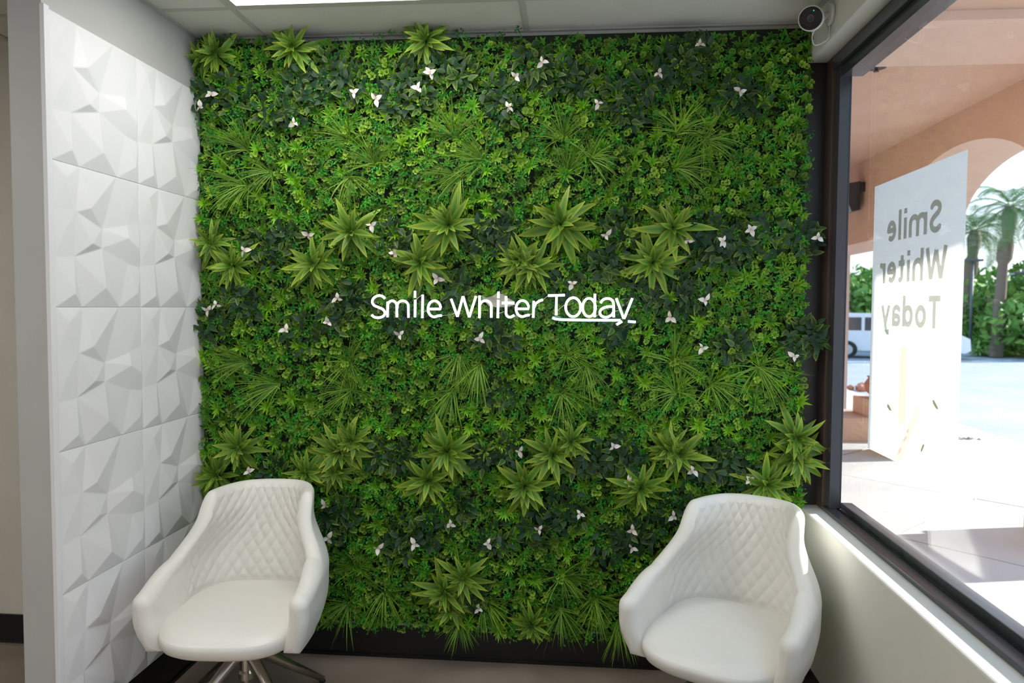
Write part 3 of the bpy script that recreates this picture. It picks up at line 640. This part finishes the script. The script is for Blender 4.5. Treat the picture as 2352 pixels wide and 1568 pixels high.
# grass tufts: (x, y, main direction in degrees, spread, length px)
GRS = [('upper grass band', [(561, 340, 125, 75, 105), (561, 426, 195, 75, 115), (618, 395, 200, 110, 90), (799, 322, 140, 80, 95), (799, 405, 270, 175, 85), (859, 376, 105, 95, 100), (1044, 316, 100, 100, 95), (1055, 402, 200, 80, 100), (1112, 369, 160, 85, 110), (1293, 316, 90, 115, 100), (1302, 396, 90, 110, 90), (1356, 362, 10, 120, 80), (1551, 386, 20, 95, 105), (1560, 299, 80, 120, 90), (1620, 320, 340, 130, 95)]),
       ('grass band below the neon sign', [(564, 835, 180, 55, 110), (634, 886, 190, 60, 125), (797, 832, 30, 170, 90), (803, 899, 130, 130, 100), (1037, 902, 235, 60, 105), (1050, 819, 260, 85, 85), (1098, 838, 265, 55, 105), (1289, 905, 300, 130, 95), (1302, 816, 60, 170, 80), (1346, 842, 270, 95, 95), (1549, 833, 60, 150, 100), (1554, 905, 110, 120, 105), (1635, 883, 330, 140, 85), (1743, 845, 300, 170, 105)]),
       ('bottom grass band', [(797, 1390, 230, 140, 100), (816, 1312, 120, 140, 95), (881, 1366, 300, 170, 95), (1057, 1426, 270, 75, 75), (1110, 1385, 310, 90, 95), (1288, 1404, 250, 130, 100), (1292, 1329, 300, 170, 95), (1367, 1381, 290, 140, 105), (1424, 1436, 285, 50, 90)])]
for row, items in GRS:
    for k, (px, py, ang, spd, ln) in enumerate(items):
        Y = -.06; c = at(px, py, 1, Y-.03); L0 = ln/505; P = []
        for q in range(46):
            az = math.radians(ang+max(-spd, min(spd, random.gauss(0, spd*.5)))); tilt = random.uniform(.7, 1.35); d = radial(az, tilt); L = L0*random.uniform(.55, 1.15); side = d.cross(OUT).normalized()
            pts = []; p = Vector((random.gauss(0, .006), 0, random.gauss(0, .006))); dd = d.copy(); bend = Vector((0, .10, -random.uniform(.02, .20)))
            for s in range(6): pts.append(p.copy()); p = p+dd*(L/5); dd = (dd+bend*.9).normalized(); 
            w = random.uniform(.0015, .0028); V = []; 
            for s, p in enumerate(pts): ww = w*(1-.9*(s/5)**2); p.y = min(p.y, .03); V += [tuple(p-side*ww), tuple(p+side*ww)]
            Fc = np.array([(2*s, 2*s+1, 2*s+3, 2*s+2) for s in range(5)]); P.append((np.array(V), Fc, np.full(12, random.random())))
        V, Fc, A = join(P); o = ob('grass_tuft', mesh_np('grass_tuft', V, Fc, A), M_grass); o.location = (c.x, Y, c.z)
        tag(o, f'spiky green grass tuft, {ORD[k]} from the left in the {row}', 'grass tuft', 'grass tufts on the green wall')

# gardenia sprays: dark glossy clusters, some with white flowers
GAR = [('top dark band', [(446, 222, 34), (526, 214, 62), (618, 245, 46), (676, 246, 46), (684, 176, 44), (724, 199, 46), (753, 156, 42), (799, 190, 46), (905, 230, 50), (937, 172, 46), (966, 222, 40), (1015, 138, 46), (1055, 173, 46), (1144, 210, 46), (1158, 248, 44), (1220, 148, 56), (1282, 170, 48), (1325, 179, 44), (1413, 222, 46), (1449, 258, 42), (1500, 186, 48)]),
       ('dark band above the neon sign', [(589, 562, 42), (618, 581, 40), (653, 546, 44), (888, 535, 44), (929, 559, 40), (1098, 540, 48), (1142, 552, 46), (1155, 517, 40), (1378, 608, 46), (1399, 600, 44), (1428, 524, 48), (1610, 578, 42), (1626, 533, 46), (1661, 578, 44), (1699, 552, 46), (1769, 537, 50), (1852, 543, 44)]),
       ('dark band level with the neon sign', [(484, 741, 52), (542, 690, 44), (564, 709, 42), (685, 766, 50), (765, 731, 46), (781, 709, 44), (813, 683, 40), (919, 742, 44), (1040, 656, 44), (1114, 766, 46), (1155, 779, 40), (1295, 651, 46), (1421, 757, 42), (1476, 665, 46), (1530, 696, 46), (1555, 667, 46), (1590, 683, 44)]),
       ('dark band above the chair tops', [(629, 1092, 50), (881, 1046, 50), (917, 1050, 48), (1100, 1054, 34), (1158, 1031, 46), (1328, 1054, 46), (1367, 1054, 46), (1427, 1039, 46), (1442, 1066, 44), (1600, 1075, 42), (1644, 1066, 46), (1684, 1058, 44), (1722, 1098, 36)]),
       ('lowest dark band', [(759, 1211, 46), (786, 1180, 46), (908, 1257, 44), (923, 1226, 48), (981, 1226, 46), (1042, 1169, 54), (1100, 1372, 40), (1140, 1238, 46), (1233, 1220, 46), (1300, 1173, 56), (1399, 1252, 48), (1450, 1236, 46), (1486, 1224, 44), (1560, 1165, 50)])]
EXTRA = [('dark spray beside the window post, reaching out over the metal frame', (1850, 775, 52)), ('dark spray tip stretching furthest onto the brown window post', (1880, 775, 28)), ('dark spray under the one that reaches over the window frame', (1825, 800, 32)), ('small dark spray with lime tips in the grass below the neon sign', (1142, 906, 40)), ('dark spray near the right edge under the upper rosettes', (1686, 795, 44)), ('dark spray below the ceiling, first right of centre with a white flower', (1570, 140, 60)), ('dark spray near the ceiling, beside the flower at top right', (1605, 118, 46)), ('dark spray upper right, left half of a flowering pair', (1685, 224, 48)), ('dark spray upper right, right half of a flowering pair', (1722, 222, 48))]
GLF = [mesh_np('gardenia_leaf', *[a if i < 2 else np.clip((a-.25)*e, 0, 1) for i, a in enumerate(leaf_tpl(1, .56, 4, .35, .35, .62))], smooth=True) for e in (.08, .4, 1.3)]
for me in GLF: me.materials.append(M_gar)
sprays = []
def gardenia(px, py, rr, label):
    Y = -.088; c = at(px, py, 1, Y-.02); R = rr/505; t = thing('gardenia_spray', (c.x, Y, c.z), label, 'gardenia spray', 'dark gardenia sprays on the green wall')
    n = max(14, int(rr*.74)); ns = 4; P = []
    for q in range(n):
        r = R*math.sqrt((q+.5)/n)*.95; az = q*2.39996; cc = Vector((r*math.cos(az), random.uniform(-.03, .03), r*math.sin(az)))
        d = radial(az+random.uniform(-1.2, 1.2), random.uniform(.6, 1.35)); L = random.uniform(.034, .052)
        mt = frame(d, OUT, random.uniform(-.5, .5)).to_4x4() @ Matrix.Scale(L, 4); mt.translation = cc-d*L*.4
        ob('leaf', random.choices(GLF, (.40, .26, .34))[0], None, t, mt)
    sprays.append((px, py, t, c)); return t
for row, items in GAR:
    for k, (px, py, rr) in enumerate(items): gardenia(px, py, rr, f'dark gardenia spray, {ORD[k]} from the left in the {row}')
for lab, (px, py, rr) in EXTRA: gardenia(px, py, rr, lab)
FLW = [(484, 217), (460, 246), (676, 282), (813, 213), (863, 228), (960, 203), (988, 168), (1168, 246), (1184, 175), (1246, 142), (1374, 237), (1513, 168), (1608, 101), (1700, 210), (708, 540), (560, 575), (852, 517), (905, 583), (1005, 640), (1392, 540), (1580, 552), (1660, 553), (1725, 527), (1878, 545), (1314, 651), (775, 685), (478, 712), (496, 700), (656, 757), (918, 768), (753, 740), (1103, 778), (1620, 690), (1540, 729), (1613, 798), (1824, 818), (571, 1083), (1193, 1036), (1409, 1025), (1447, 1105), (1592, 1080), (1721, 1102), (747, 1160), (1035, 1203), (1332, 1180), (1238, 1216), (1453, 1217), (1452, 1258), (1546, 1186), (868, 1259), (953, 1249), (1120, 1248), (1099, 1398), (754, 1236)]
PTL = mesh_np('petal', *[a if i < 2 else np.clip(1-np.arange(len(a))/6, 0, 1)*.8 for i, a in enumerate(leaf_tpl(1, .62, 4, .3, .25, .75))], smooth=True); PTL.materials.append(M_petal)
for (px, py) in FLW:
    s = min(sprays, key=lambda s: (s[0]-px)**2+(s[1]-py)**2); w = at(px, py, 1, -.135)
    fl = bpy.data.objects.new('flower', None); COL.objects.link(fl); fl.parent = s[2]; fl.location = w-Vector(s[2].location); fl.empty_display_size = .02
    a0 = random.random()*6; n = random.choice((3, 3, 3, 4))
    for q in range(n):
        d = radial(a0+q*2*PI/n*random.uniform(.85, 1.1), random.uniform(.7, 1.75)); mt = frame(d, OUT, random.uniform(-.7, .7)).to_4x4() @ Matrix.Scale(random.uniform(.022, .036), 4); ob('petal', PTL, None, fl, mt)

# ------------------------------------------------------------ neon sign (strokes traced in a 3.136x enlargement of the photo)
YS = -.165
def zp(x, y): return at(800+x/3.136, 600+y/3.136, 1, YS)
ns_ = thing('neon_sign', zp(1120, 420), 'glowing white neon sign reading Smile Whiter Today on the green wall', 'neon sign'); NS0 = Vector(ns_.location)
def E_(cx, cy, rx, ry, a0, a1, n=16): return [(cx+rx*math.cos(math.radians(a0+(a1-a0)*k/n)), cy-ry*math.sin(math.radians(a0+(a1-a0)*k/n))) for k in range(n+1)]
LET = [[catmull([(264, 268), (245, 251), (215, 247), (185, 262), (172, 290), (185, 316), (215, 330), (248, 345), (264, 370), (250, 396), (215, 406), (185, 400), (168, 386)], 4)],
 [[(284, 290), (282, 402)], [(284, 340)]+E_(316, 322, 33, 38, 170, 10)+[(350, 402)], [(352, 340)]+E_(392, 322, 40, 38, 170, 0)+[(433, 405)]],
 [[(480, 213), (480, 262)], [(482, 277), (480, 402)]], [[(536, 240), (533, 408)]],
 [[(577, 343), (664, 343)]+E_(620, 342, 46, 58, 12, 300, 24)+[(672, 390)]],
 [[(740, 270), (786, 398)], [(786, 398), (826, 252)], [(826, 252), (871, 402)], [(871, 402), (920, 250)]],
 [[(946, 246), (945, 408)], [(946, 340)]+E_(988, 325, 42, 42, 170, 0)+[(1030, 405)]],
 [[(1082, 218), (1081, 264)], [(1080, 278), (1077, 408)]],
 [[(1136, 250), (1136, 375)]+E_(1164, 372, 28, 30, 180, 290, 8)+[(1196, 388)], [(1106, 300), (1196, 300)]],
 [[(1210, 342), (1299, 342)]+E_(1254, 340, 46, 58, 12, 300, 24)+[(1306, 386)]],
 [[(1336, 285), (1332, 406)], [(1334, 340), (1350, 304), (1374, 286), (1402, 276)]],
 [[(1438, 247), (1560, 243)], [(1500, 248), (1497, 388)]],
 [E_(1620, 330, 54, 68, 0, 360, 30)], [E_(1734, 332, 46, 66, 0, 360, 30), [(1776, 234), (1775, 402)]],
 [catmull([(1816, 300), (1836, 276), (1872, 267), (1902, 282), (1911, 315), (1912, 402)], 4), catmull([(1910, 326), (1860, 328), (1822, 346), (1812, 372), (1828, 396), (1862, 402), (1896, 386), (1911, 364)], 4)],
 [[(1930, 266), (1984, 412)], [(2046, 266), (1986, 414)], [(1972, 432), (1932, 456)]]]
for strokes in LET:
    bm = bmesh.new()
    for st in strokes: addtube(bm, [zp(*q)-NS0 for q in st], .0053, 8)
    bmo('letter_tube', bm, M_neon, ns_, smooth=True)
for st in ([(1470, 406), (1490, 414), (1540, 420), (1700, 423), (1960, 424)], [(2014, 432), (2070, 437)]):
    tube('underline_tube', [zp(*q)-NS0 for q in st], .0056, M_neonb, ns_)
outl = [(150, 400), (155, 285), (200, 232), (265, 240), (330, 268), (450, 262), (462, 205), (500, 205), (520, 225), (560, 232), (580, 268), (700, 275), (725, 250), (800, 236), (940, 228), (1060, 262), (1062, 205), (1100, 205), (1108, 236), (1200, 262), (1320, 262), (1430, 225), (1580, 228), (1600, 248), (1750, 255), (1760, 222), (1792, 222), (1800, 255), (2065, 245), (2040, 400), (2095, 410), (2090, 455), (1960, 465), (1920, 475), (1910, 445), (1480, 436), (1440, 415), (1320, 425), (900, 425), (560, 425), (200, 425)]
bm = bmesh.new(); po = [zp(*q)-NS0 for q in outl]; addprism(bm, [(p.x, p.z) for p in po], .004, Matrix(((1, 0, 0, 0), (0, 0, 1, .0065), (0, 1, 0, 0), (0, 0, 0, 1))))
bmo('acrylic_back', bm, M_acryl, ns_)
bm = bmesh.new(); po = [zp(*q)-NS0 for q in [(955, 245), (990, 262), (1035, 250), (1070, 228), (1110, 235), (1150, 265), (1190, 285), (1200, 312), (1160, 325), (1110, 330), (1060, 330), (1010, 320), (975, 285)]]
addprism(bm, [(p.x, p.z) for p in po], .006, Matrix(((1, 0, 0, 0), (0, 0, 1, .013), (0, 1, 0, 0), (0, 0, 0, 1)))); bmo('mounting_board', bm, M_beige, ns_)
for st in ([(484, 275), (535, 238)], [(535, 370), (556, 356), (572, 372)], [(672, 390), (740, 385), (786, 360)], [(1085, 375), (1120, 362)], [(1306, 384), (1332, 375)], [(1402, 276), (1420, 262), (1438, 248)], [(1497, 365), (1556, 312)], [(1775, 398), (1812, 380)], [(1911, 362), (1950, 352)], [(1470, 400), (1498, 396), (1530, 402)]):
    tube('wire', [zp(*q)-NS0+Vector((0, .004, 0)) for q in st], .0007, M_white, ns_, 6)
for q in ((215, 364), (1212, 392), (1978, 315), (640, 300)):
    bm = bmesh.new(); p = zp(*q)-NS0; lathe(bm, [(.006, 0), (.006, .09)], 12, Matrix.Translation((p.x, .003, p.z)) @ Matrix.Rotation(-PI/2, 4, 'X')); bmo('standoff', bm, M_steel, ns_)

# ------------------------------------------------------------ security camera
p = at(1904, 33, 0, W-.012); t = thing('security_camera', (W-.001, p.y, p.z), 'round white security camera with black face, high on the window wall', 'camera')
bm = bmesh.new(); lathe(bm, [(.040, 0), (.043, .006), (.040, .014), (.012, .016)], 28, Matrix.Rotation(-PI/2, 4, 'Y')); bmo('wall_mount', bm, M_white, t, smooth=False)
fc = at(1862, 42, 1, p.y-.05)-Vector(t.location); look = Vector((-.38, -.90, -.28)).normalized(); back = fc-look*.075
tube('neck', [(-.012, 0, 0), tuple(back.lerp(Vector((0, 0, 0)), .4)), tuple(back)], .014, M_white, t)
q = look.to_track_quat('Z', 'Y').to_matrix().to_4x4(); q.translation = fc
bm = bmesh.new(); lathe(bm, [(.012, -.092), (.030, -.086), (.042, -.070), (.047, -.040), (.0475, -.006), (.044, .0), (.042, -.003)], 32, q); bmo('body', bm, M_white, t, smooth=True)
bm = bmesh.new(); lathe(bm, [(.0425, -.004), (.0425, .001), (.03, .004)], 32, q); fp = bmo('face_plate', bm, M_bplast, t)
bm = bmesh.new(); lathe(bm, [(.014, .0035), (.014, .0075), (.009, .0075), (.006, .005)], 20, q); bmo('lens', bm, M_dark, fp)
bm = bmesh.new(); lathe(bm, [(.002, .0035), (.002, .006)], 8, q @ Matrix.Translation((.012, .026, 0))); bmo('status_light', bm, emit('green_led', (.05, 1, .4), 1.5), fp)
tube('cable', catmull([(-.02, .01, .06), (-.015, -.03, .0), tuple(back+Vector((.02, -.02, -.03))), tuple(back+Vector((.0, 0, -.06))), tuple(back+Vector((.012, .005, -.10))), (-.004, .02, -.085), (-.008, .0, -.02)], 5), .0022, M_white, t, 6)

# ------------------------------------------------------------ swivel chairs
def sm(x, a, b): x = min(1, max(0, (x-a)/(b-a))); return x*x*(3-2*x)
def plan(s, z):
    """centre line of the shell (x, y) and outward normal at s in -1..1 and height z"""
    def raw(s):
        A, B = .292, .285; a = abs(s); sg = 1 if s >= 0 else -1
        if a < .5: ph = a*PI; x = A*math.sin(ph)**.80; y = B*max(0, math.cos(ph))**.80
        else: k = (a-.5)/.5; x = A*(1+.05*k-.06*k*k); y = -.275*k
        zz = max(0, z-.60); x *= 1-.27*sm(zz, -.01, .20)*1.0-.02*(a > .5)*0
        x *= 1-.10*(1-sm(z, .36, .52)); rec = .26*(z-.46)*max(0, sm(a, .62, .15)); y = y*(1-.08*(1-sm(z, .36, .50)))+rec
        return Vector((sg*x, y))
    h = .004; p = raw(s); t = (raw(min(1, s+h))-raw(max(-1, s-h))).normalized(); return p, Vector((-t.y, t.x))*(-1)*-1
def shell_mesh():
    NS, NI = 300, 90; V, Fc = [], []
    # even spacing along the arc
    ss = np.linspace(-1, 1, 1200); pp = [plan(s, .5)[0] for s in ss]; acc = [0]
    for a, b in zip(pp, pp[1:]): acc.append(acc[-1]+(b-a).length)
    S = np.interp(np.linspace(0, acc[-1], NS), acc, ss); ARC = np.linspace(0, acc[-1], NS)-acc[-1]/2; ring = None
    for s, arc_ in zip(S, ARC):
        a = abs(s); top = .665+(.885-.665)*(1-sm(a, .385, .525))-.065*sm(a, .50, .95)
        end = max(0, (a-.92)/.08); rnd = math.sqrt(max(0, 1-end*end)) if end > 0 else 1.0
        zm = .50; bot = .375; top = zm+(top-zm)*(.55+.45*rnd); bot = zm-(zm-bot)*(.72+.28*rnd)
        th = (.025+.013*sm(a, .38, .6))*max(.10, rnd); row = []
        def P(z, off, q=0):
            c, n = plan(s, z); c0, _ = plan(s, .5); n = n if n.dot(c-Vector((0, -.02))) > 0 or a > .8 else n
            w = c+n*(off+q); return (w.x, w.y, z)
        zt = top-th
        for i in range(NI+1):
            z = bot+(zt-bot)*i/NI; q = 0
            mk = sm(a, .50, .43)*sm(z, .47, .50)*sm(zt-z, -.012, .004)
            if mk > 0:
                u, v = arc_/.056, z/.075; g = abs(math.sin(PI*(u+v)))*abs(math.sin(PI*(u-v))); q = -.0075*mk*(g**.5)
            row.append(P(z, -th, q))
        for i in range(1, 8): an = PI*i/8; row.append(P(zt+th*math.sin(an), -th*math.cos(an)))
        for i in range(25):
            z = zt+(bot-zt)*i/24; row.append(P(z, th-.012*max(.0, rnd)*(1-sm(z, bot, bot+.06))))
        n = len(row); base_ = len(V); V += row
        if ring is not None:
            for k in range(n): Fc.append((ring+k, ring+(k+1) % n, base_+(k+1) % n, base_+k))
        ring = base_
    Fq = np.array(Fc); me = mesh_np('shell', V, [tuple(f) for f in Fq.tolist()]+[tuple(range(n))[::-1], tuple(range(ring, ring+n))], smooth=True)
    bm = bmesh.new(); bm.from_mesh(me); bmesh.ops.recalc_face_normals(bm, faces=bm.faces); bm.to_mesh(me); bm.free(); return me
def seat_mesh():
    prof = [(.0, .372), (.75, .372), (.90, .376), (.97, .392), (1.0, .418), (1.0, .440), (.985, .458), (.95, .470), (.88, .477), (.7, .484), (.4, .489), (.0, .490)]; N = 72; V, Fc = [], []
    for f, z in prof[1:-1]:
        for k in range(N):
            a = 2*PI*k/N; c, s = math.cos(a), math.sin(a); x = .260*math.copysign(abs(c)**.62, c)*f; y = (.238 if s > 0 else .330)*math.copysign(abs(s)**.70, s)*f
            if y < 0: x *= 1+.06*min(1, -y/.2)
            dz = .012*max(0, y)/.24-.016*max(0, -y-.1)/.2 if z > .45 else 0
            V.append((x, y, z+dz-.006*(z > .47)*0))
    R = len(prof)-2
    for r in range(R-1):
        for k in range(N): Fc.append((r*N+k, r*N+(k+1) % N, (r+1)*N+(k+1) % N, (r+1)*N+k))
    Fc.append(tuple(range(N))[::-1]); Fc.append(tuple(range((R-1)*N, R*N)))
    return mesh_np('seat', V, Fc, smooth=True)
SHELL, SEAT = shell_mesh(), seat_mesh()
def chair(loc, rz, legrot, label):
    t = thing('swivel_chair', loc, label, 'chair', 'white quilted tub chairs', rz)
    ob('shell', SHELL, M_leather, t); ob('seat', SEAT, M_leather, t)
    bm = bmesh.new(); lathe(bm, [(.05, .371), (.05, .355), (.026, .345), (.024, .20), (.03, .19), (.03, .165), (.012, .16), (.012, .13)], 24); bmo('column', bm, M_steel, t, smooth=False)
    for k in range(4):
        a = legrot-rz+k*PI/2; d = Vector((math.cos(a), math.sin(a), 0))
        bm = bmesh.new(); addtube(bm, [d*.012+Vector((0, 0, .285)), d*.05+Vector((0, 0, .262)), d*.20+Vector((0, 0, .145)), d*.372+Vector((0, 0, .014))], [.024, .025, .020, .013], 14)
        lg = bmo('leg', bm, M_steel, t, smooth=True)
        bm = bmesh.new(); lathe(bm, [(.013, 0), (.013, .006), (.010, .012)], 14, Matrix.Translation(d*.372)); bmo('foot_glide', bm, M_bplast, lg)
    return t
chair((.46, -.58, 0), math.radians(4), math.radians(56), 'white quilted tub chair beside the sculpted white panels')
chair((2.353, -.61, 0), math.radians(-30), math.radians(35), 'white quilted tub chair under the window beside the low wall')
